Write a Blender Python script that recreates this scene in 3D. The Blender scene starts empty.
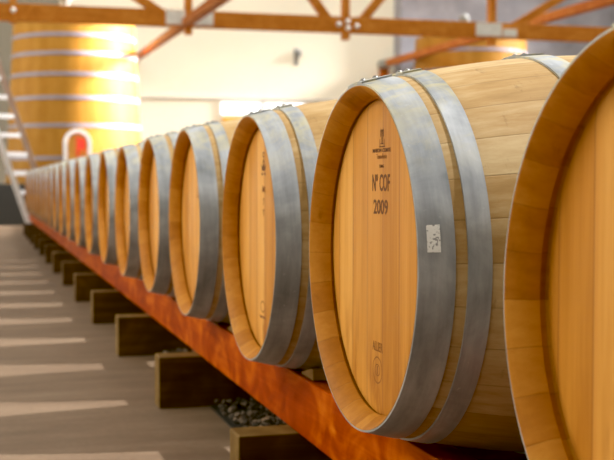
import bpy, bmesh, math, random
from math import sin, cos, pi, radians
from mathutils import Vector, Matrix
random.seed(7)
C = bpy.context.scene.collection
D = bpy.data

# ------------------------------------------------------------------ helpers
def tag(o, label=None, cat=None, group=None, kind=None):
    if label: o['label'] = label
    if cat: o['category'] = cat
    if group: o['group'] = group
    if kind: o['kind'] = kind
    return o

def empty(name, loc=(0, 0, 0), rz=0):
    o = D.objects.new(name, None); C.objects.link(o)
    o.location = loc; o.rotation_euler = (0, 0, rz); o.empty_display_size = .1
    return o

def obj(name, bm, mats, parent=None, smooth=True, loc=(0, 0, 0), bevel=0, angle=35):
    me = D.meshes.new(name)
    bmesh.ops.recalc_face_normals(bm, faces=bm.faces)
    bm.to_mesh(me); bm.free()
    for m in (mats if isinstance(mats, (list, tuple)) else [mats]): me.materials.append(m)
    if smooth:
        for p in me.polygons: p.use_smooth = True
        me.set_sharp_from_angle(angle=radians(angle))
    o = D.objects.new(name, me); C.objects.link(o); o.location = loc
    if parent: o.parent = parent
    if bevel:
        b = o.modifiers.new('Bevel', 'BEVEL'); b.width = bevel; b.segments = 2; b.limit_method = 'ANGLE'
    return o

def dup(src, parent=None):
    c = src.copy(); C.objects.link(c)
    if parent: c.parent = parent
    for ch in src.children: dup(ch, c)
    return c

def box(bm, x0, x1, y0, y1, z0, z1):
    v = [bm.verts.new(p) for p in ((x0,y0,z0),(x1,y0,z0),(x1,y1,z0),(x0,y1,z0),(x0,y0,z1),(x1,y0,z1),(x1,y1,z1),(x0,y1,z1))]
    for f in ((0,3,2,1),(4,5,6,7),(0,1,5,4),(1,2,6,5),(2,3,7,6),(3,0,4,7)): bm.faces.new([v[i] for i in f])
    return bm

def bar(bm, a, b, w, h, up=(0, 0, 1)):
    """rectangular bar from a to b; w sideways, h along up"""
    a, b = Vector(a), Vector(b); d = (b - a).normalized()
    s = d.cross(Vector(up)).normalized(); u = s.cross(d).normalized()
    v = []
    for p in (a, b):
        for i, j in ((-1,-1),(1,-1),(1,1),(-1,1)): v.append(bm.verts.new(p + s*(i*w/2) + u*(j*h/2)))
    for f in ((3,2,1,0),(4,5,6,7),(0,1,5,4),(1,2,6,5),(2,3,7,6),(3,0,4,7)): bm.faces.new([v[i] for i in f])
    return bm

def lathe(bm, prof, n=96, axis='x', a0=0, a1=2*pi, closed=True, mats=None):
    """revolve a list of (axial, radius); closed joins last profile point to first"""
    full = abs(a1 - a0 - 2*pi) < 1e-6
    rings = []
    for i in range(n if full else n + 1):
        a = a0 + (a1 - a0)*i/n
        r = []
        for (t, q) in prof:
            p = (t, q*sin(a), q*cos(a)) if axis == 'x' else (q*cos(a), q*sin(a), t)
            r.append(bm.verts.new(p))
        rings.append(r)
    m = len(prof)
    for i in range(n):
        A, B = rings[i], rings[(i+1) % len(rings)]
        for j in range(m if closed else m - 1):
            k = (j+1) % m
            f = bm.faces.new((A[j], A[k], B[k], B[j]))
            if mats: f.material_index = mats[j]
    if not full and closed:
        bm.faces.new(rings[0]); bm.faces.new(rings[-1])
    return bm

# ------------------------------------------------------------------ materials
class NT:
    def __init__(s, name, rough=.6, metal=0, spec=.5):
        s.m = D.materials.new(name); s.m.use_nodes = True; s.t = s.m.node_tree
        s.b = s.t.nodes['Principled BSDF']
        s.b.inputs['Roughness'].default_value = rough; s.b.inputs['Metallic'].default_value = metal
        s.b.inputs['Specular IOR Level'].default_value = spec
    def n(s, typ, **kw):
        x = s.t.nodes.new(typ)
        for k, v in kw.items(): setattr(x, k, v)
        return x
    def l(s, a, b): s.t.links.new(a, b)
    def math(s, op, a, b=None):
        x = s.n('ShaderNodeMath', operation=op)
        for i, v in enumerate((a, b)):
            if v is None: continue
            if isinstance(v, (int, float)): x.inputs[i].default_value = v
            else: s.l(v, x.inputs[i])
        return x.outputs[0]
    def noise(s, vec, scale, detail=4, rough=.6, dist=0):
        x = s.n('ShaderNodeTexNoise'); x.inputs['Scale'].default_value = scale
        x.inputs['Detail'].default_value = detail; x.inputs['Roughness'].default_value = rough
        x.inputs['Distortion'].default_value = dist
        if vec: s.l(vec, x.inputs['Vector'])
        return x.outputs['Fac']
    def mapping(s, vec, scale=(1,1,1), loc=(0,0,0)):
        x = s.n('ShaderNodeMapping'); s.l(vec, x.inputs['Vector']); x.inputs['Scale'].default_value = scale
        x.inputs['Location'].default_value = loc
        return x.outputs[0]
    def ramp(s, fac, stops, interp='LINEAR'):
        x = s.n('ShaderNodeValToRGB'); s.l(fac, x.inputs[0]); e = x.color_ramp.elements
        x.color_ramp.interpolation = interp
        while len(e) < len(stops): e.new(.5)
        for i, (p, c) in enumerate(stops):
            e[i].position = p; e[i].color = (*c, 1) if len(c) == 3 else c
        return x.outputs[0]
    def mix(s, fac, a, b, typ='MIX'):
        x = s.n('ShaderNodeMix', data_type='RGBA', blend_type=typ)
        for sock, v in ((x.inputs[0], fac), (x.inputs[6], a), (x.inputs[7], b)):
            if isinstance(v, (int, float)): sock.default_value = v
            elif isinstance(v, tuple): sock.default_value = (*v, 1)
            else: s.l(v, sock)
        return x.outputs[2]
    def col(s, c): s.l(c, s.b.inputs['Base Color'])
    def bump(s, h, strength=.3, dist=.01):
        x = s.n('ShaderNodeBump'); x.inputs['Strength'].default_value = strength; x.inputs['Distance'].default_value = dist
        s.l(h, x.inputs['Height']); s.l(x.outputs[0], s.b.inputs['Normal'])
    def offset_coord(s):
        """object coordinates shifted by a per-object random amount"""
        tc = s.n('ShaderNodeTexCoord').outputs['Object']
        r = s.n('ShaderNodeObjectInfo').outputs['Random']
        v = s.n('ShaderNodeVectorMath', operation='ADD'); s.l(tc, v.inputs[0])
        c = s.n('ShaderNodeCombineXYZ')
        for i in range(3): s.l(s.math('MULTIPLY', r, 7.3 + 3*i), c.inputs[i])
        s.l(c.outputs[0], v.inputs[1])
        return tc, v.outputs[0], r

def plain(name, c, rough=.6, metal=0, var=.12, scale=12):
    t = NT(name, rough, metal)
    tc = t.n('ShaderNodeTexCoord').outputs['Object']
    f = t.noise(tc, scale)
    t.col(t.ramp(f, [(.3, tuple(v*(1-var) for v in c)), (.7, tuple(min(1, v*(1+var)) for v in c))]))
    return t.m

def stave_mat(name, dark, mid, light, nst=30, rough=.6, bilge_axis='x', spec=.15, grain=60, var=.16, seamk=.35):
    t = NT(name, rough, spec=spec)
    tc, ov, rnd = t.offset_coord()
    sp = t.n('ShaderNodeSeparateXYZ'); t.l(tc, sp.inputs[0])
    if bilge_axis == 'x': a = t.math('ARCTAN2', sp.outputs[1], sp.outputs[2])
    else: a = t.math('ARCTAN2', sp.outputs[0], sp.outputs[1])
    u = t.math('ADD', t.math('MULTIPLY', a, nst/(2*pi)), 100.37)
    idx = t.math('FLOOR', u); fr = t.math('FRACT', u)
    wn = t.n('ShaderNodeTexWhiteNoise', noise_dimensions='2D'); cb = t.n('ShaderNodeCombineXYZ')
    t.l(idx, cb.inputs[0]); t.l(rnd, cb.inputs[1]); t.l(cb.outputs[0], wn.inputs['Vector'])
    sc = (3, grain, grain) if bilge_axis == 'x' else (grain, grain, 3)
    g = t.noise(t.mapping(ov, sc), 1, 5, .65)
    bl = t.noise(ov, 6, 3)
    f = t.math('ADD', t.math('ADD', t.math('MULTIPLY', wn.outputs['Value'], var), (.45-var)/2), t.math('MULTIPLY', g, .42))
    f = t.math('ADD', f, t.math('MULTIPLY', bl, .26))
    c = t.ramp(f, [(.25, dark), (.52, mid), (.8, light)])
    e = t.math('MINIMUM', fr, t.math('SUBTRACT', 1, fr))
    seam = t.ramp(e, [(0, (1, 1, 1)), (.026, (0, 0, 0))])
    c = t.mix(t.math('MULTIPLY', seam, seamk), c, tuple(v*.45 for v in dark))
    # small dark scuffs
    sf = t.ramp(t.noise(t.mapping(ov, (2.2, 1, 1)), 14, 6, .75), [(.58, (0, 0, 0)), (.74, (1, 1, 1))])
    c = t.mix(t.math('MULTIPLY', sf, .5), c, tuple(v*.5 for v in dark))
    t.col(c); t.bump(t.math('SUBTRACT', g, seam), .25, .002)
    return t.m

M = {}
M['stave'] = stave_mat('oak_staves', (.20, .11, .033), (.36, .22, .085), (.56, .43, .24))
M['chime'] = stave_mat('oak_chime', (.25, .085, .007), (.41, .155, .014), (.55, .25, .035), rough=.5, var=.24, seamk=.3)
M['vat'] = stave_mat('vat_oak', (.24, .10, .008), (.33, .15, .016), (.41, .205, .035), nst=46, bilge_axis='z', grain=20, spec=.2)

def head_mat():
    t = NT('oak_head', .5, spec=.2)
    tc, ov, rnd = t.offset_coord()
    sp = t.n('ShaderNodeSeparateXYZ'); t.l(tc, sp.inputs[0])
    yy = t.math('ADD', t.math('MULTIPLY', sp.outputs[1], 12.5), t.math('ADD', 50.3, t.math('MULTIPLY', rnd, 2)))
    wob = t.math('MULTIPLY', t.noise(t.mapping(ov, (0, 0, 2)), 1, 1), .05)
    yy = t.math('ADD', yy, wob)
    idx = t.math('FLOOR', yy); fr = t.math('FRACT', yy)
    wn = t.n('ShaderNodeTexWhiteNoise', noise_dimensions='2D'); cb = t.n('ShaderNodeCombineXYZ')
    t.l(idx, cb.inputs[0]); t.l(rnd, cb.inputs[1]); t.l(cb.outputs[0], wn.inputs['Vector'])
    sh = t.n('ShaderNodeVectorMath', operation='ADD'); t.l(ov, sh.inputs[0]); t.l(wn.outputs['Color'], sh.inputs[1])
    g = t.noise(t.mapping(sh.outputs[0], (40, 55, 2.2)), 1, 6, .65, .4)
    b = t.noise(t.mapping(sh.outputs[0], (6, 12, 1.6)), 1, 3, .5, .6)
    f = t.math('ADD', t.math('MULTIPLY', wn.outputs['Value'], .28), t.math('ADD', t.math('MULTIPLY', g, .4), t.math('MULTIPLY', b, .38)))
    c = t.ramp(f, [(.3, (.38, .14, .012)), (.5, (.55, .24, .036)), (.7, (.70, .36, .085))])
    e = t.math('MINIMUM', fr, t.math('SUBTRACT', 1, fr))
    seam = t.ramp(e, [(0, (1, 1, 1)), (.03, (0, 0, 0))])
    halo = t.ramp(e, [(0, (1, 1, 1)), (.14, (0, 0, 0))])
    c = t.mix(t.math('MULTIPLY', halo, .28), c, (.42, .16, .03))
    c = t.mix(t.math('MULTIPLY', seam, .6), c, (.20, .07, .015))
    # liquid stains at the foot of the head
    st = t.noise(t.mapping(ov, (1, 26, 5)), 1, 3, .6, .3)
    low = t.math('MULTIPLY', t.math('SUBTRACT', -.07, sp.outputs[2]), 7.0)
    lowc = t.n('ShaderNodeClamp'); t.l(low, lowc.inputs[0])
    sm = t.math('MULTIPLY', t.ramp(st, [(.48, (0, 0, 0)), (.62, (1, 1, 1))]), lowc.outputs[0])
    c = t.mix(t.math('MULTIPLY', sm, .85), c, (.33, .11, .012))
    t.col(c); t.bump(t.math('SUBTRACT', g, seam), .15, .0015)
    return t.m
M['head'] = head_mat()

def steel_mat():
    t = NT('galvanised_steel', .42, .3)
    tc, ov, rnd = t.offset_coord()
    a = t.noise(ov, 9, 5, .6, .5); b = t.noise(t.mapping(ov, (50, 6, 6)), 1, 4, .6)
    f = t.math('ADD', t.math('MULTIPLY', a, .6), t.math('MULTIPLY', b, .4))
    c = t.ramp(f, [(.34, (.19, .205, .22)), (.5, (.31, .325, .345)), (.66, (.46, .475, .495))])
    sp2 = t.noise(ov, 70, 2, .5)
    c = t.mix(t.math('MULTIPLY', t.ramp(sp2, [(.70, (0,0,0)), (.76, (1,1,1))]), .22), c, (.62, .63, .65))
    # yellow stains and yellowed reflection painted near the top of the hoop
    sp = t.n('ShaderNodeSeparateXYZ'); t.l(tc, sp.inputs[0])
    top = t.n('ShaderNodeMapRange'); t.l(sp.outputs[2], top.inputs[0])
    top.inputs[1].default_value = .13; top.inputs[2].default_value = .30
    yb = t.math('MULTIPLY', top.outputs[0], t.ramp(t.noise(ov, 16, 4, .7, 1), [(.44, (0,0,0)), (.62, (1,1,1))]))
    c = t.mix(t.math('MULTIPLY', yb, .6), c, (.55, .47, .22))
    t.col(c)
    t.l(t.ramp(a, [(.3, (.32,)*3), (.7, (.55,)*3)]), t.b.inputs['Roughness'])
    t.bump(a, .08, .004)
    return t.m
M['steel'] = steel_mat()
M['rivet'] = plain('rivet_steel', (.22, .21, .19), .4, .8)
M['vatsteel'] = plain('vat_hoop_steel', (.24, .22, .27), .5, .2)
M['white_metal'] = plain('bright_aluminium', (.80, .80, .82), .35, .3)
M['ink'] = plain('burnt_brown_ink', (.13, .045, .012), .8)
M['ink_faint'] = plain('faint_burnt_ink', (.24, .09, .02), .8)
M['bung'] = plain('bung_silicone', (.55, .50, .42), .6)
M['dark'] = plain('rubber_and_shade_black', (.009, .008, .007), .7)  # shared black: rubber feet, gravel base, and stand-in shade under vats and barrels
M['ladder_rail'] = plain('dull_brown_aluminium', (.42, .30, .24), .5, .1)
M['red'] = plain('red_enamel', (.7, .05, .03), .4)
M['amber'] = plain('amber_paint', (.80, .42, .08), .5)
M['fixture'] = plain('grey_fixture', (.20, .20, .19), .5)
M['plate'] = plain('pale_joint_plate', (.78, .78, .74), .5, .1)
M['pane'] = plain('frosted_window_glass', (.95, .97, 1.0), .3)
nb = M['pane'].node_tree.nodes['Principled BSDF']
nb.inputs['Emission Color'].default_value = (.95, .98, 1, 1); nb.inputs['Emission Strength'].default_value = 1.6

def timber(name, d, m_, l_, sc=(2.5, 30, 30), rough=.6, big=1.0):
    t = NT(name, rough, spec=.15); tc, ov, rnd = t.offset_coord()
    g = t.noise(t.mapping(ov, sc), 1, 6, .65, .5); b = t.noise(ov, 5*big, 3, .55, 1.2)
    f = t.math('ADD', t.math('MULTIPLY', g, .5), t.math('MULTIPLY', b, .5))
    t.col(t.ramp(f, [(.32, d), (.5, m_), (.68, l_)])); t.bump(g, .2, .003)
    return t.m
M['rail'] = timber('orange_rail_timber', (.17, .018, .0008), (.29, .040, .0015), (.50, .11, .006), (9, 1.6, 22))
def rail_mat():
    t = NT('orange_rail_stain', .55, spec=.04); tc, ov, rnd = t.offset_coord()
    g = t.noise(t.mapping(ov, (20, 1.5, 26)), 1, 6, .65, .6); b = t.noise(t.mapping(ov, (3, 3.2, 5)), 1.6, 3, .5, 1.6)
    f = t.math('ADD', t.math('MULTIPLY', g, .35), t.math('MULTIPLY', b, .65))
    t.col(t.ramp(f, [(.34, (.20, .020, .0004)), (.48, (.30, .040, .0008)), (.60, (.46, .095, .003)), (.74, (.62, .19, .012))])); t.bump(g, .15, .003)
    return t.m
M['rail'] = rail_mat()
M['sleeper'] = timber('brown_sleeper_timber', (.030, .013, .004), (.062, .028, .009), (.12, .058, .018))
M['endgrain'] = timber('sleeper_end_timber', (.10, .05, .012), (.16, .09, .025), (.25, .16, .05), (20, 20, 20))
M['truss'] = timber('truss_timber', (.42, .135, .018), (.55, .20, .03), (.66, .29, .06), (2, 25, 25))
M['brace'] = timber('brace_timber', (.30, .07, .012), (.38, .11, .02), (.50, .20, .05), (3, 10, 10))
M['wedge'] = timber('pale_wedge_timber', (.14, .07, .02), (.22, .12, .035), (.32, .19, .07), (6, 20, 20))

def floor_mat():
    t = NT('brown_concrete_floor', .62); tc = t.n('ShaderNodeTexCoord').outputs['Object']
    a = t.noise(t.mapping(tc, (1.2, 5, 1)), 1.5, 6, .65); b = t.noise(tc, 45, 3, .6)
    f = t.math('ADD', t.math('MULTIPLY', a, .75), t.math('MULTIPLY', b, .25))
    t.col(t.ramp(f, [(.32, (.110, .066, .036)), (.5, (.158, .100, .058)), (.68, (.215, .150, .095))])); t.bump(b, .1, .003)
    return t.m
M['floor'] = floor_mat()
def wall_mat(name, c, seams=True):
    t = NT(name, .8); tc = t.n('ShaderNodeTexCoord').outputs['Object']
    a = t.noise(tc, .8, 4, .5)
    t.col(t.ramp(a, [(.3, tuple(v*.95 for v in c)), (.7, c)]))
    return t.m
M['wall'] = wall_mat('cream_wall', (.84, .80, .66))
M['greywall'] = plain('grey_blue_wall', (.27, .27, .31), .5, 0, .35, .9)
M['frontwall'] = wall_mat('dim_front_wall', (.10, .08, .055))
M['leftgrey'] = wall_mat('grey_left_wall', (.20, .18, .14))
M['trim'] = plain('wall_trim', (.55, .53, .48), .7)

# ------------------------------------------------------------------ barrel
L, R0, R1 = .94, .2855, .348
CZ = .629
def rad(x): return R1 - (R1 - R0)*((x - L/2)/(L/2))**2

def hoop(x0, x1, parent, rivets=True):
    n = 6; out = [(x0 + (x1-x0)*i/n) for i in range(n+1)]
    bm = bmesh.new()
    lathe(bm, [(x, rad(x) + .0032) for x in out] + [(x, rad(x) - .001) for x in reversed(out)], 128)
    # riveted overlap: a second short layer crossing the top
    lathe(bm, [(x, rad(x) + .0062) for x in out] + [(x, rad(x) + .002) for x in reversed(out)], 14, a0=-.10, a1=.16)
    h = obj('hoop', bm, M['steel'], parent)
    if rivets:
        w = x1 - x0
        for k in (.3, .72):
            x = x0 + w*k
            bm = bmesh.new()
            bmesh.ops.create_uvsphere(bm, u_segments=10, v_segments=6, radius=.0055)
            for v in bm.verts: v.co.z = max(v.co.z, -.001)*.85
            obj('rivet', bm, M['rivet'], h, loc=(x, .012, rad(x) + .0055))
    return h

def make_barrel():
    r = empty('wine_barrel')
    N = 26
    ext = [(L*i/N, rad(L*i/N)) for i in range(N+1)]
    fi = [(.0015, R0-.003), (.024, .2665), (.036, .2635), (.037, .269), (.046, .269), (.050, .262)]
    bi = [(L - x, q) for x, q in fi]
    prof = ext + bi + list(reversed(fi))
    mats = [0]*N + [1]*(len(prof) - N)
    bm = bmesh.new(); lathe(bm, prof, 120, mats=mats)
    obj('staves', bm, [M['stave'], M['chime']], r, angle=30)
    for s in (0, 1):
        bm = bmesh.new()
        pr = [(.0405, 0.0001), (.0405, .250), (.042, .2645), (.056, .2645), (.056, .0001)]
        if s: pr = [(L - x, q) for x, q in pr]
        lathe(bm, pr, 96); bmesh.ops.remove_doubles(bm, verts=bm.verts, dist=.0002)
        obj('head', bm, M['head'], r)
    for a, b in ((.0006, .053), (.071, .105), (.282, .325)):
        hoop(a, b, r); hoop(L-b, L-a, r)
    bm = bmesh.new()
    lathe(bm, [(rad(.47)-.006, .0001), (rad(.47)-.006, .026), (rad(.47)+.012, .028), (rad(.47)+.014, .024), (rad(.47)+.014, .0001)], 24, axis='z')
    obj('bung', bm, M['bung'], r, loc=(.47, 0, 0))
    return r

def text_mesh(s, h, w, bold=0.0):
    """mesh of the text, centred, capital height h and total width w (xy plane)"""
    cu = D.curves.new('lettering', 'FONT'); cu.body = s; cu.size = 1; cu.offset = bold; cu.resolution_u = 3
    cu.extrude = .01
    o = D.objects.new('lettering', cu); C.objects.link(o)
    dg = bpy.context.evaluated_depsgraph_get(); dg.update()
    me = D.meshes.new_from_object(o.evaluated_get(dg))
    D.objects.remove(o); D.curves.remove(cu)
    xs = [v.co.x for v in me.vertices]; ys = [v.co.y for v in me.vertices]
    cx, cy = (max(xs)+min(xs))/2, (max(ys)+min(ys))/2
    for v in me.vertices:
        v.co = ((v.co.x-cx)*w/(max(xs)-min(xs)), (v.co.y-cy)*h/(max(ys)-min(ys)), v.co.z*.02)
    return me
HEADM = Matrix(((0, 0, -1, 0), (-1, 0, 0, 0), (0, 1, 0, 0), (0, 0, 0, 1)))
HX = .0402
def on_head(name, me, parent, y, z, mat):
    me.transform(HEADM); me.materials.clear(); me.materials.append(mat)
    o = D.objects.new(name, me); C.objects.link(o); o.parent = parent; o.location = (HX, y, z)
    return o
def poly_mesh(polys):
    bm = bmesh.new()
    for p in polys:
        bm.faces.new([bm.verts.new((x, y, 0)) for x, y in p])
    me = D.meshes.new('mark'); bm.to_mesh(me); bm.free(); return me
def ring(rx, ry, w, n=32, cx=0, cy=0):
    out = []
    for i in range(n):
        a, b = 2*pi*i/n, 2*pi*(i+1)/n
        out.append([(cx+rx*cos(a), cy+ry*sin(a)), (cx+rx*cos(b), cy+ry*sin(b)), (cx+(rx-w)*cos(b), cy+(ry-w)*sin(b)), (cx+(rx-w)*cos(a), cy+(ry-w)*sin(a))])
    return out
def rect(x0, x1, y0, y1): return [(x0, y0), (x1, y0), (x1, y1), (x0, y1)]

# per-barrel placement: the row marches away from the camera along +Y
Y2, SP, NB = 1.828, .847, 20
adj = {1: (-.0, -.006), 2: (.012, .001), 3: (.0, -.004), 4: (.05, .003), 5: (.0, .004), 6: (0, 0)}
ordw = ['nearest', 'second', 'third', 'fourth', 'fifth', 'sixth', 'seventh', 'eighth', 'ninth', 'tenth', 'eleventh', 'twelfth',
        'thirteenth', 'fourteenth', 'fifteenth', 'sixteenth', 'seventeenth', 'eighteenth', 'nineteenth', 'twentieth']
ordw[0] = 'nearest'
labels = {
 1: 'nearest oak wine barrel, cropped by the right edge, with a plain unstamped head',
 2: 'second nearest oak wine barrel with year 2009 and vintage code stamped on its head',
 3: 'third nearest oak wine barrel with a small crest burnt high on its head',
 4: 'fourth nearest oak wine barrel, its head plain except for one small mark',
}
first = make_barrel()
barrels = {}
for n in range(1, NB+1):
    b = first if n == 1 else dup(first)
    if n > 6:                         # too far to make out rivets
        for h in b.children:
            for rv in list(h.children): D.objects.remove(rv)
    dy, dz = adj.get(n, (0, 0))
    b.location = (0, Y2 + SP*(n-2) + dy, CZ + dz)
    lab = labels.get(n) or ('%s oak wine barrel of the row counted from the camera' % ordw[n-1] if n < NB else 'last, farthest oak wine barrel at the ladder end of the row')
    tag(b, lab, 'barrel', 'oak wine barrels lying in a row on the timber rails')
    barrels[n] = b

head_loc = [c for c in barrels[1].children if c.name.startswith('head')][0]
head_loc.location.x = .006

# stamps on the second barrel
def head_of(b): return [c for c in b.children if c.name.startswith('head')][0]
h2 = head_of(barrels[2])
z = lambda px: .754 - (px - 183)/603 - CZ
yl = lambda px: 1.8 - (px - 385)/194 - Y2
o = on_head('stamped_code', text_mesh('Nº COF', .029, .088, .018), h2, yl(382), z(183), M['ink']); o['label'] = 'vintage code stamped in dark brown'
o = on_head('stamped_year', text_mesh('2009', .025, .072, .018), h2, yl(381.7), z(207.5), M['ink']); o['label'] = 'year 2009 stamped in dark brown'
on_head('small_lettering', text_mesh('MAISON COMTE', .0068, .090, .03), h2, yl(382.5), z(150.5), M['ink'])
on_head('small_lettering', text_mesh('Tonnellerie', .0085, .052, 0), h2, yl(382.6), z(156.5), M['ink_faint'])
on_head('small_lettering', text_mesh('TMG', .0055, .024, .02), h2, yl(382.5), z(166.5), M['ink'])
k = .0012
em = [rect(-.012, -.0095, -.017, -.004), rect(.0095, .012, -.017, -.004), rect(-.014, .014, -.0175, -.0155), rect(-.003, -.0005, -.012, .012),
      rect(.001, .003, -.012, .012), rect(-.007, .007, -.0125, -.0105), [(-.008, .016), (-.002, .006), (-.001, .009)], [(.008, .016), (.002, .006), (.001, .009)], rect(-.009, -.006, .0, .012), rect(.006, .009, .0, .012)]
on_head('tower_emblem', poly_mesh(em), h2, yl(383), z(137), M['ink'])
ov = ring(.030, .022, .0022) + ring(.016, .010, .002) + [rect(-.003, .003, -.007, .007)]
ov = [[(x*.8, y*1.05) for x, y in p] for p in ov]
on_head('oval_stamp', poly_mesh(ov), h2, yl(379), z(374), M['ink_faint'])
on_head('small_lettering', text_mesh('ALLIER', .016, .05, 0), h2, yl(379), z(350), M['ink_faint'])
# crest and tiny marks on the third barrel, one mark on the fourth
h3 = head_of(barrels[3])
cr = ring(.011, .007, .003, 16, 0, .026) + [[(-.024, .006), (-.012, -.002), (0, .010), (.012, -.002), (.024, .006), (.016, -.012), (-.016, -.012)]] \
     + [rect(-.020, -.006, -.022, -.016), rect(.006, .020, -.022, -.016), [(0, .018), (-.008, .010), (0, .004), (.008, .010)]]
on_head('crest_stamp', poly_mesh(cr), h3, -.01, .170, M['ink'])
on_head('small_lettering', text_mesh('M', .016, .026, .02), h3, -.01, .115, M['ink_faint'])
on_head('small_lettering', text_mesh('7', .016, .014, .02), h3, -.01, .085, M['ink_faint'])
on_head('small_lettering', text_mesh('Y', .016, .020, .02), h3, -.01, .060, M['ink_faint'])
on_head('oval_stamp', poly_mesh(ring(.022, .014, .003, 20) + [rect(-.03, .03, -.028, -.022)]), h3, .0, -.165, M['ink_faint'])
h4 = head_of(barrels[4])
on_head('small_stamp', poly_mesh(ring(.012, .010, .003, 14) + [rect(-.016, .016, -.022, -.016)]), h4, -.03, .10, M['ink_faint'])

# paper sticker on the front hoop of the second barrel
def sticker_mat():
    t = NT('speckled_sticker', .6); tc = t.n('ShaderNodeTexCoord').outputs['Object']
    a = t.noise(tc, 210, 2, .5)
    t.col(t.ramp(a, [(.36, (.30, .30, .31)), (.44, (.80, .80, .78))])); return t.m
bm = bmesh.new(); g = {}
for i in range(5):
    for j in range(9):
        x = .013 + .019*i/4; a = -pi/2 + (.085 + .135*j/8); q = rad(x) + .0042
        g[i, j] = bm.verts.new((x, q*sin(a), q*cos(a)))
for i in range(4):
    for j in range(8): bm.faces.new((g[i, j], g[i+1, j], g[i+1, j+1], g[i, j+1]))
fh = [c for c in barrels[2].children if c.name.startswith('hoop')][0]
st = obj('sticker', bm, sticker_mat(), fh); st['label'] = 'small white speckled paper sticker'

# ------------------------------------------------------------------ rails, sleepers, wedges
RZ0, RZ1 = .173, .310
for i, (x0, x1) in enumerate(((.10, .19), (.75, .84))):
    bm = box(bmesh.new(), x0, x1, -.1, 18.6, RZ0, RZ1)
    for v in bm.verts:
        if v.co.z > .3 and (v.co.x > .18 if i == 0 else v.co.x < .8): v.co.z = .295
    o = obj('timber_rail', bm, M['rail'], smooth=False, bevel=.004)
    tag(o, ['orange-stained long timber rail under the front ends of the barrels', 'orange-stained long timber rail under the back ends of the barrels'][i], 'rail')
for i in range(14):
    y = (1.37, 2.58)[i] if i < 2 else 2.62 - 1.21 + 1.21*i
    bm = box(bmesh.new(), -.04, .98, -.05, .05, 0, RZ0)
    o = obj('timber_sleeper', bm, [M['sleeper'], M['endgrain']], smooth=False, bevel=.004, loc=(0, y + .05, 0))
    for p in o.data.polygons:
        if abs(p.normal.x) > .9 or p.normal.z > .9: p.material_index = 1
    tag(o, ('%s dark brown timber sleeper from the camera, crosswise under the rails' % ordw[i]) if i else 'dark brown timber sleeper nearest the camera, below the second barrel', 'sleeper', 'dark sleepers carrying the rails')
for n in range(1, 9):
    for s in (-1, 1):
        if n <= 2 and s < 0: continue
        yb = Y2 + SP*(n-2)
        bm = bmesh.new()
        yy0, yy1 = yb + s*.09, yb + s*.185
        pts = [(yy0, RZ1), (yy1, RZ1), (yy1, RZ1 + .024), (yy1 - s*.02, RZ1 + .024), (yy0, RZ1 + .006)]
        A = [bm.verts.new((.112, a, b)) for a, b in pts]; B = [bm.verts.new((.150, a, b - .0)) for a, b in pts]
        bm.faces.new(A); bm.faces.new(B[::-1])
        for q in range(5): bm.faces.new((A[q], B[q], B[(q+1) % 5], A[(q+1) % 5]))
        o = obj('barrel_wedge', bm, M['wedge'], smooth=False)
        tag(o, 'pale wooden wedge on the front rail, %s side of the %s barrel' % ('near' if s < 0 else 'far', ordw[n-1]), 'wedge', 'wedges chocking the barrels')

# gravel strip below the rails
def gravel_mat():
    t = NT('gravel', .8); gi = t.n('ShaderNodeNewGeometry').outputs['Random Per Island']
    t.col(t.ramp(gi, [(0, (.012, .008, .005)), (.5, (.05, .035, .024)), (.85, (.17, .125, .09)), (1, (.42, .29, .19))])); return t.m
tb = bmesh.new(); bmesh.ops.create_icosphere(tb, subdivisions=1, radius=1)
tv = [v.co.copy() for v in tb.verts]; tf = [[v.index for v in f.verts] for f in tb.faces]; tb.free()
gv, gf = [], []
sleep_y = [1.37, 2.58] + [2.62 - 1.21 + 1.21*i for i in range(2, 14)]
for i in range(8000):
    y = random.uniform(1.2, 9.5) if i % 3 else random.uniform(1.6, 5)
    x = random.uniform(.145, .74)
    if any(-.025 < y - q < .125 for q in sleep_y): continue
    s = random.uniform(.006, .016)
    m = Matrix.Translation((x, y, .004 + s*.45 + random.choice((0, 0, .014)))) @ Matrix.Rotation(random.uniform(0, 6.3), 4, 'Z') @ Matrix.Diagonal((s, s*random.uniform(.6, 1), s*random.uniform(.5, .8), 1))
    k0 = len(gv); gv += [m @ v for v in tv]; gf += [[k0 + q for q in f] for f in tf]
gme = D.meshes.new('gravel'); gme.from_pydata(gv, [], gf)
bm = bmesh.new(); bm.from_mesh(gme); D.meshes.remove(gme)
o = obj('gravel', bm, gravel_mat(), smooth=False); tag(o, 'dark grey and brown gravel strip on the ground beneath the rails', 'gravel', kind='stuff')
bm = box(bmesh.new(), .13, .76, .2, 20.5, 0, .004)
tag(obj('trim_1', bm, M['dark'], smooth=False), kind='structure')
tag(obj('shade_block', box(bmesh.new(), 1.06, 1.16, -3, 20.5, 0, .50), M['dark'], smooth=False), kind='structure')  # added dark block behind the row, keeps the gaps under the barrels black

# ------------------------------------------------------------------ setting
def struct(name, bm, m): return tag(obj(name, bm, m, smooth=False), kind='structure')
struct('floor', box(bmesh.new(), -6, 20, -4, 28, -.1, 0), M['floor'])
WY = 27.0
bm = bmesh.new(); box(bm, -6, 20, WY, WY+.2, 0, 6.5); struct('wall_back', bm, M['wall'])
struct('wall_left', box(bmesh.new(), -6.2, -6, -4, WY+.2, 0, 5), M['wall'])
struct('wall_front', box(bmesh.new(), -6.2, 20.2, -4.2, -4, 0, 5), M['frontwall'])
struct('wall_right', box(bmesh.new(), 20, 20.2, -4, WY+.2, 0, 5), M['wall'])

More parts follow.
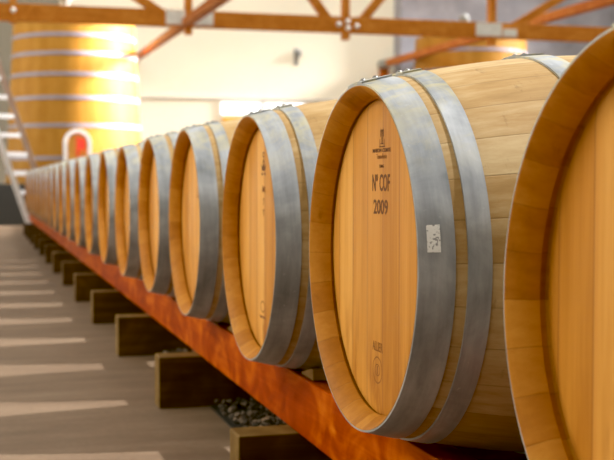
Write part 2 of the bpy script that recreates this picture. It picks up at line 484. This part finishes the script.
YAW, PIT, F = .2731, .0405, 1157.6
CAM = Vector((-.5997, 0, CZ + .1253))
def ray(px, py):
    x, y = (px - 307)/F, -(py - 230)/F
    f = Vector((sin(YAW)*cos(PIT), cos(YAW)*cos(PIT), -sin(PIT))); r = Vector((cos(YAW), -sin(YAW), 0)); u = r.cross(f)
    return f + r*x + u*y
def atY(px, py, Y):
    d = ray(px, py); return CAM + d*(Y/d.y)

# wall ledge line, windows, grey wall portion
a, b = atY(138, 96, WY), atY(310, 96, WY)
struct('trim_2', box(bmesh.new(), a.x - 1, atY(400, 96, WY).x, WY-.05, WY, 2.72, 2.78), M['trim'])
def window(n, x0, x1, z0, z1, bars):
    bm = bmesh.new(); w = .05
    for r_ in ((x0-w, x1+w, z1, z1+w), (x0-w, x1+w, z0-w, z0), (x0-w, x0, z0, z1), (x1, x1+w, z0, z1)):
        box(bm, r_[0], r_[1], WY-.06, WY, r_[2], r_[3])
    for k in range(bars):
        q = x0 + (x1-x0)*(k+1)/(bars+1); box(bm, q-.015, q+.015, WY-.05, WY, z0, z1)
    o = struct('window_%d' % n, bm, M['plate'])
    bm = box(bmesh.new(), x0, x1, WY-.03, WY-.01, z0, z1)
    obj('window_pane', bm, M['pane'], o, smooth=False)
p0, p1 = atY(221, 100, WY), atY(260, 117, WY)
window(1, p0.x, p1.x, p1.z+.05, p0.z - .06, 0)
p2, p3 = atY(265, 100, WY), atY(304, 117, WY)
window(2, p2.x, p3.x, p1.z-.5, p0.z - .06, 1)
# orange board below the first window, small wall fixture
a, b = atY(223, 118, WY-.1), atY(258, 123, WY-.1)
o = obj('wall_board', box(bmesh.new(), a.x, b.x, WY-.12, WY, b.z, a.z+.02), M['amber'], smooth=False, bevel=.01)
tag(o, 'orange wooden board fixed to the wall just below the window', 'board')
t = empty('wall_lamp', atY(296, 57, WY)); tag(t, 'small dark grey lamp fixed high on the cream back wall', 'lamp')
t.location.y = WY
obj('wall_plate', box(bmesh.new(), -.05, .05, -.03, 0, -.20, .20), M['fixture'], t, smooth=False, bevel=.008)
bm = bmesh.new(); lathe(bm, [(-.02, .001), (-.02, .07), (.10, .09), (.16, .04), (.16, .001)], 20, axis='z')
obj('lamp_shade', bm, M['fixture'], t, loc=(.02, -.10, .02))
bm = bmesh.new(); bar(bm, (.0, -.01, -.12), (.0, -.10, .0), .03, .03); obj('bracket', bm, M['fixture'], t)
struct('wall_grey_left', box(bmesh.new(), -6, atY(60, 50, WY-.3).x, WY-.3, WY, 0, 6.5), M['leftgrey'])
gx = atY(401, 50, WY-.5).x
struct('wall_panel', box(bmesh.new(), gx, 20, WY-.5, WY, 0, 6.5), M['greywall']).name = 'wall_grey'

# ------------------------------------------------------------------ vats
def vat(px, y, rb, rt, z0, z1, hz, label, pw, plab):
    c = atY(px, 100, y)
    r = empty('oak_vat', (c.x, y, 0)); tag(r, label, 'vat', 'tall upright oak vats at the back')
    R = lambda z: rb + (rt-rb)*(z-z0)/(z1-z0)
    bm = bmesh.new(); lathe(bm, [(z0, rb), (z1, rt), (z1, rt-.06), (z1-.12, rt-.06), (z1-.12, .001), (z0+.08, .001), (z0+.08, rb-.06), (z0, rb-.06)], 72, axis='z')
    obj('staves', bm, M['vat'], r)
    for q in hz:
        bm = bmesh.new(); lathe(bm, [(q-.035, R(q-.035)-.004), (q-.035, R(q-.035)+.012), (q+.035, R(q+.035)+.012), (q+.035, R(q+.035)-.004)], 72, axis='z')
        obj('hoop', bm, M['vatsteel'], r)
    bm = bmesh.new(); lathe(bm, [(z1-.12, .001), (z1-.12, .05), (z1+.36, .05), (z1+.38, .11), (z1+.50, .12), (z1+.58, .07), (z1+.60, .001)], 20, axis='z')
    obj('lid_vent', bm, M['fixture'], r, loc=(-.15, 0, 0))
    tag(obj('shade_platform', box(bmesh.new(), c.x - pw, c.x + rb + .05, y - rb - .02, y + rb*.9, 0, z0), M['dark'], smooth=False, bevel=.01), plab, 'platform')  # black box in place of the shade under the vat
    return r, R
zz = lambda px, py, y: atY(px, py, y).z
VY = 22.4
v1, R = vat(75, VY, 1.29, 1.12, .74, zz(75, 13, VY-1.2), [zz(75, q, VY-1.25) for q in (33, 52, 73, 97, 125, 158)] + [.95],
         'tall amber oak vat behind the far end of the barrel row, beside the ladder', 3.6, 'low platform painted black as shade under the tall amber vat at far left')
# arched manhole with steel frame facing the camera
cz = zz(78, 148, VY-1.3); rr = R(cz)
ang = math.atan2(CAM.y - VY, CAM.x - v1.location.x) + .03
fr = empty('tmp'); 
def arch(w, h, n=12):
    pts = [(-w, -h), (w, -h)]
    for i in range(n+1):
        a = pi*i/n; pts.append((w*cos(a), h - w + w*sin(a)))
    return pts
def arch_ring(bm, w, h, t_, d0, d1):
    A, B = arch(w, h), arch(w-t_, h-t_)
    va = [[bm.verts.new((x, d, zq)) for x, zq in A] for d in (d0, d1)]; vb = [[bm.verts.new((x, d, zq)) for x, zq in B] for d in (d0, d1)]
    n = len(A)
    for i in range(n):
        j = (i+1) % n
        for q in ((va[1][i], va[1][j], vb[1][j], vb[1][i]), (va[0][i], va[0][j], va[1][j], va[1][i]), (vb[0][i], vb[0][j], vb[1][j], vb[1][i])): bm.faces.new(q)
rot = Matrix.Rotation(ang + pi/2, 4, 'Z')
base = Matrix.Translation((cos(ang)*rr, sin(ang)*rr, cz)) @ rot
D.objects.remove(fr)
bm = bmesh.new(); arch_ring(bm, .25, .34, .07, .06, -.08); bm.transform(base)
mh = obj('manhole_frame', bm, M['white_metal'], v1)
bm = bmesh.new(); f = arch(.18, .27); vs = [bm.verts.new((x, -.03, q)) for x, q in f]; bm.faces.new(vs)
bm.transform(base); obj('manhole_door', bm, M['amber'], mh, smooth=False)
bm = bmesh.new(); box(bm, .03, .13, -.09, -.02, -.02, .16); box(bm, -.02, .02, -.1, -.03, -.14, .2); bm.transform(base)
obj('door_clamp', bm, M['red'], mh, smooth=False)

v2, R_ = vat(470, 24.95, 1.42, 1.27, .74, zz(470, 34, 24), [zz(470, q, 24) for q in (50, 70, 92)] + [1.3, .95],
         'distant amber oak vat against the grey wall, seen above the second barrel', 0.4, 'low platform painted black as shade under the distant vat by the grey wall')

# ------------------------------------------------------------------ ladder
lad = empty('aluminium_ladder', (0, 0, 0)); tag(lad, 'pale aluminium ladder leaning beside the amber vat at far left', 'ladder')
LY = 19.0
A0 = atY(31, 228, LY); A0.z = 0.0
A1 = atY(-34, 45, LY); dirv = A1 - A0
off = Vector((.40, .22, 0))
lad.location = A0
ztop = 1.25
for k, mt in ((0, 'white_metal'), (1, 'ladder_rail')):
    bm = bmesh.new(); bar(bm, off*k, off*k + dirv*ztop, .09, .11, up=(0, 1, 0)); obj('rail', bm, M[mt], lad, smooth=False)
nr = 12
for k in range(1, nr):
    p = dirv*(ztop*k/nr)
    bm = bmesh.new(); bar(bm, p, p + off, .06, .07); obj('rung', bm, M['white_metal'], lad, smooth=False)
bm = bmesh.new(); box(bm, -.05, .05, -.05, .05, 0, .05); obj('rubber_foot', bm, M['dark'], lad, smooth=False)
bm = bmesh.new(); box(bm, off.x-.05, off.x+.05, off.y-.05, off.y+.05, 0, .05); obj('rubber_foot', bm, M['dark'], lad, smooth=False)

# ------------------------------------------------------------------ roof truss
TY = 16.0
tr = empty('roof_truss', (0, TY, 0)); tag(tr, 'orange-brown timber roof truss crossing above the barrels in front of the vats', 'truss')
def TP(px, py, y=TY):
    p = atY(px, py, y); return Vector((p.x, y - TY, p.z))
zc0, zc1 = 2.91, 3.14
obj('bottom_chord', box(bmesh.new(), -6, 20, -.07, .07, zc0, zc1), M['truss'], tr, smooth=False, bevel=.008)
obj('top_chord', box(bmesh.new(), -6, 20, -.07, .07, 4.35, 4.58), M['truss'], tr, smooth=False, bevel=.008)
for px in (13, 188, 345, 491):
    x = TP(px, 20).x
    obj('post', box(bmesh.new(), x-.048, x+.048, -.09, .05, zc0-.10 if px > 100 else zc0-.03, 4.40), M['truss'], tr, smooth=False, bevel=.006)
for (a, b) in (((168, 18), (131, -7)), ((331, 24), (303, -15)), ((359, 24), (389, -12)), ((503, 33), (567, -6))):
    A, B = TP(*a), TP(*b); d = (B - A); B = A + d*((4.4 - A.z)/d.z)
    A.y = B.y = .005
    obj('diagonal', bar(bmesh.new(), A, B, .10, .12), M['truss'], tr, smooth=False)
for (x0, x1) in ((165, 184), (191, 212), (474, 499), (501, 514)):
    a, b = TP(x0, 14 if x0 < 300 else 25), TP(x1, 28 if x0 < 300 else 37)
    a.z, b.z = (zc1-.012, zc0+.025) if x1-x0 > 15 else (zc0+.14, zc0+.025)
    obj('joint_plate', box(bmesh.new(), a.x, b.x, -.10, -.07, b.z, a.z), M['plate'], tr, smooth=False)
for (px, py) in ((13, 11), (337, 25), (346, 22), (346, 29), (355, 27)):
    p = TP(px, py); bm = bmesh.new(); bmesh.ops.create_uvsphere(bm, u_segments=12, v_segments=8, radius=.038)
    obj('bolt', bm, M['plate'], tr, loc=(p.x, -.09, p.z))
# long braces running from the truss back to the wall
def brace(p_hi, y_hi, p_lo, y_lo, w, label, ext=1.0):
    A, B = atY(*p_hi, y_hi), atY(*p_lo, y_lo)
    r = empty('timber_brace', A); tag(r, label, 'brace')
    d = B - A
    obj('beam', bar(bmesh.new(), (0, 0, 0), d*.97, w, w), M['brace'], r, smooth=False)
    obj('end_bracket', bar(bmesh.new(), d*.955, d, w*1.1, w*1.15), M['fixture'], r, smooth=False)
    return r, d
brace((232, -10), 11.6, (134, 60), WY-.05, .11, 'dark reddish timber brace slanting down across the truss, above the amber vat')
br, d = brace((660, -14), 15.2, (381, 65), WY-.05, .15, 'light timber brace slanting down to the back wall above the second barrel')
struct('trim_3', box(bmesh.new(), atY(383,70,WY).x-.1, atY(383,70,WY).x+.1, WY-.14, WY, atY(383,110,WY).z, atY(383,64,WY).z), M['brace'])

# ------------------------------------------------------------------ light
w = D.worlds.new('World'); bpy.context.scene.world = w; w.use_nodes = True
bg = w.node_tree.nodes['Background']; nt = w.node_tree
tcw = nt.nodes.new('ShaderNodeTexCoord'); sw = nt.nodes.new('ShaderNodeSeparateXYZ'); rw = nt.nodes.new('ShaderNodeValToRGB')
nt.links.new(tcw.outputs['Generated'], sw.inputs[0]); nt.links.new(sw.outputs[2], rw.inputs[0]); nt.links.new(rw.outputs[0], bg.inputs[0])
rw.color_ramp.elements[0].position = .0; rw.color_ramp.elements[0].color = (.45, .40, .33, 1)
rw.color_ramp.elements[1].position = .5; rw.color_ramp.elements[1].color = (1, .97, .90, 1)
bg.inputs[1].default_value = .92
def sun(d, s, ang, c):
    l = D.lights.new('Sun', 'SUN'); l.energy = s; l.angle = ang; l.color = c
    o = D.objects.new('Sun', l); C.objects.link(o); o.rotation_euler = Vector(d).to_track_quat('-Z', 'Y').to_euler(); o.location = (8, 5, 9)
e = radians(53)
sun((-cos(e), 0, -sin(e)), 5.8, .025, (1, 1, .99))
def area(loc, target, sx, sy, p, c):
    l = D.lights.new('Area', 'AREA'); l.shape = 'RECTANGLE'; l.size = sx; l.size_y = sy; l.energy = p; l.color = c
    o = D.objects.new('Area', l); C.objects.link(o); o.location = loc
    o.rotation_euler = (Vector(target) - Vector(loc)).to_track_quat('-Z', 'Y').to_euler()
area((2.5, 19.0, 7.5), (4.5, 27, 0.6), 16, 3, 640, (1, .98, .92))  # added light that whitens the back wall, no lamp hangs there
def spot(loc, target, p, size, c):
    l = D.lights.new('Spot', 'SPOT'); l.energy = p; l.color = c; l.spot_size = radians(size); l.spot_blend = .4; l.shadow_soft_size = 2.2
    o = D.objects.new('Spot', l); C.objects.link(o); o.location = loc
    o.rotation_euler = (Vector(target) - Vector(loc)).to_track_quat('-Z', 'Y').to_euler()
spot((11, 20.6, 6.5), (1, 22.4, 2.6), 150000, 19, (1, .96, .92))  # added spot bleaching the amber vat's right side in place of sunlight
spot((16.5, 23.0, 6.5), (9.6, 25.0, 3), 45000, 17, (1, .96, .92))  # added spot brightening the sunny side of the distant vat
area((-4.5, 4.8, 3.6), (0, 4.0, .7), 4, 2.0, 175, (1, .92, .76))  # added warm fill from the left for the barrel heads

# ------------------------------------------------------------------ camera
cd = D.cameras.new('Camera'); cam = D.objects.new('Camera', cd); C.objects.link(cam)
cam.location = CAM; cd.sensor_width = 36; cd.lens = 36*F/614
f = Vector((sin(YAW)*cos(PIT), cos(YAW)*cos(PIT), -sin(PIT)))
cam.rotation_euler = f.to_track_quat('-Z', 'Y').to_euler()
cd.dof.use_dof = True; cd.dof.focus_distance = 1.82; cd.dof.aperture_fstop = 7.0
cd.clip_start = .05; cd.clip_end = 200
sc = bpy.context.scene; sc.camera = cam
sc.view_settings.view_transform = 'Standard'; sc.view_settings.look = 'None'; sc.view_settings.exposure = 0
sc.cycles.use_denoising = True
cm = sc.view_settings; cm.use_curve_mapping = True; cm.curve_mapping.black_level = (.002, .003, .007); cm.curve_mapping.update()
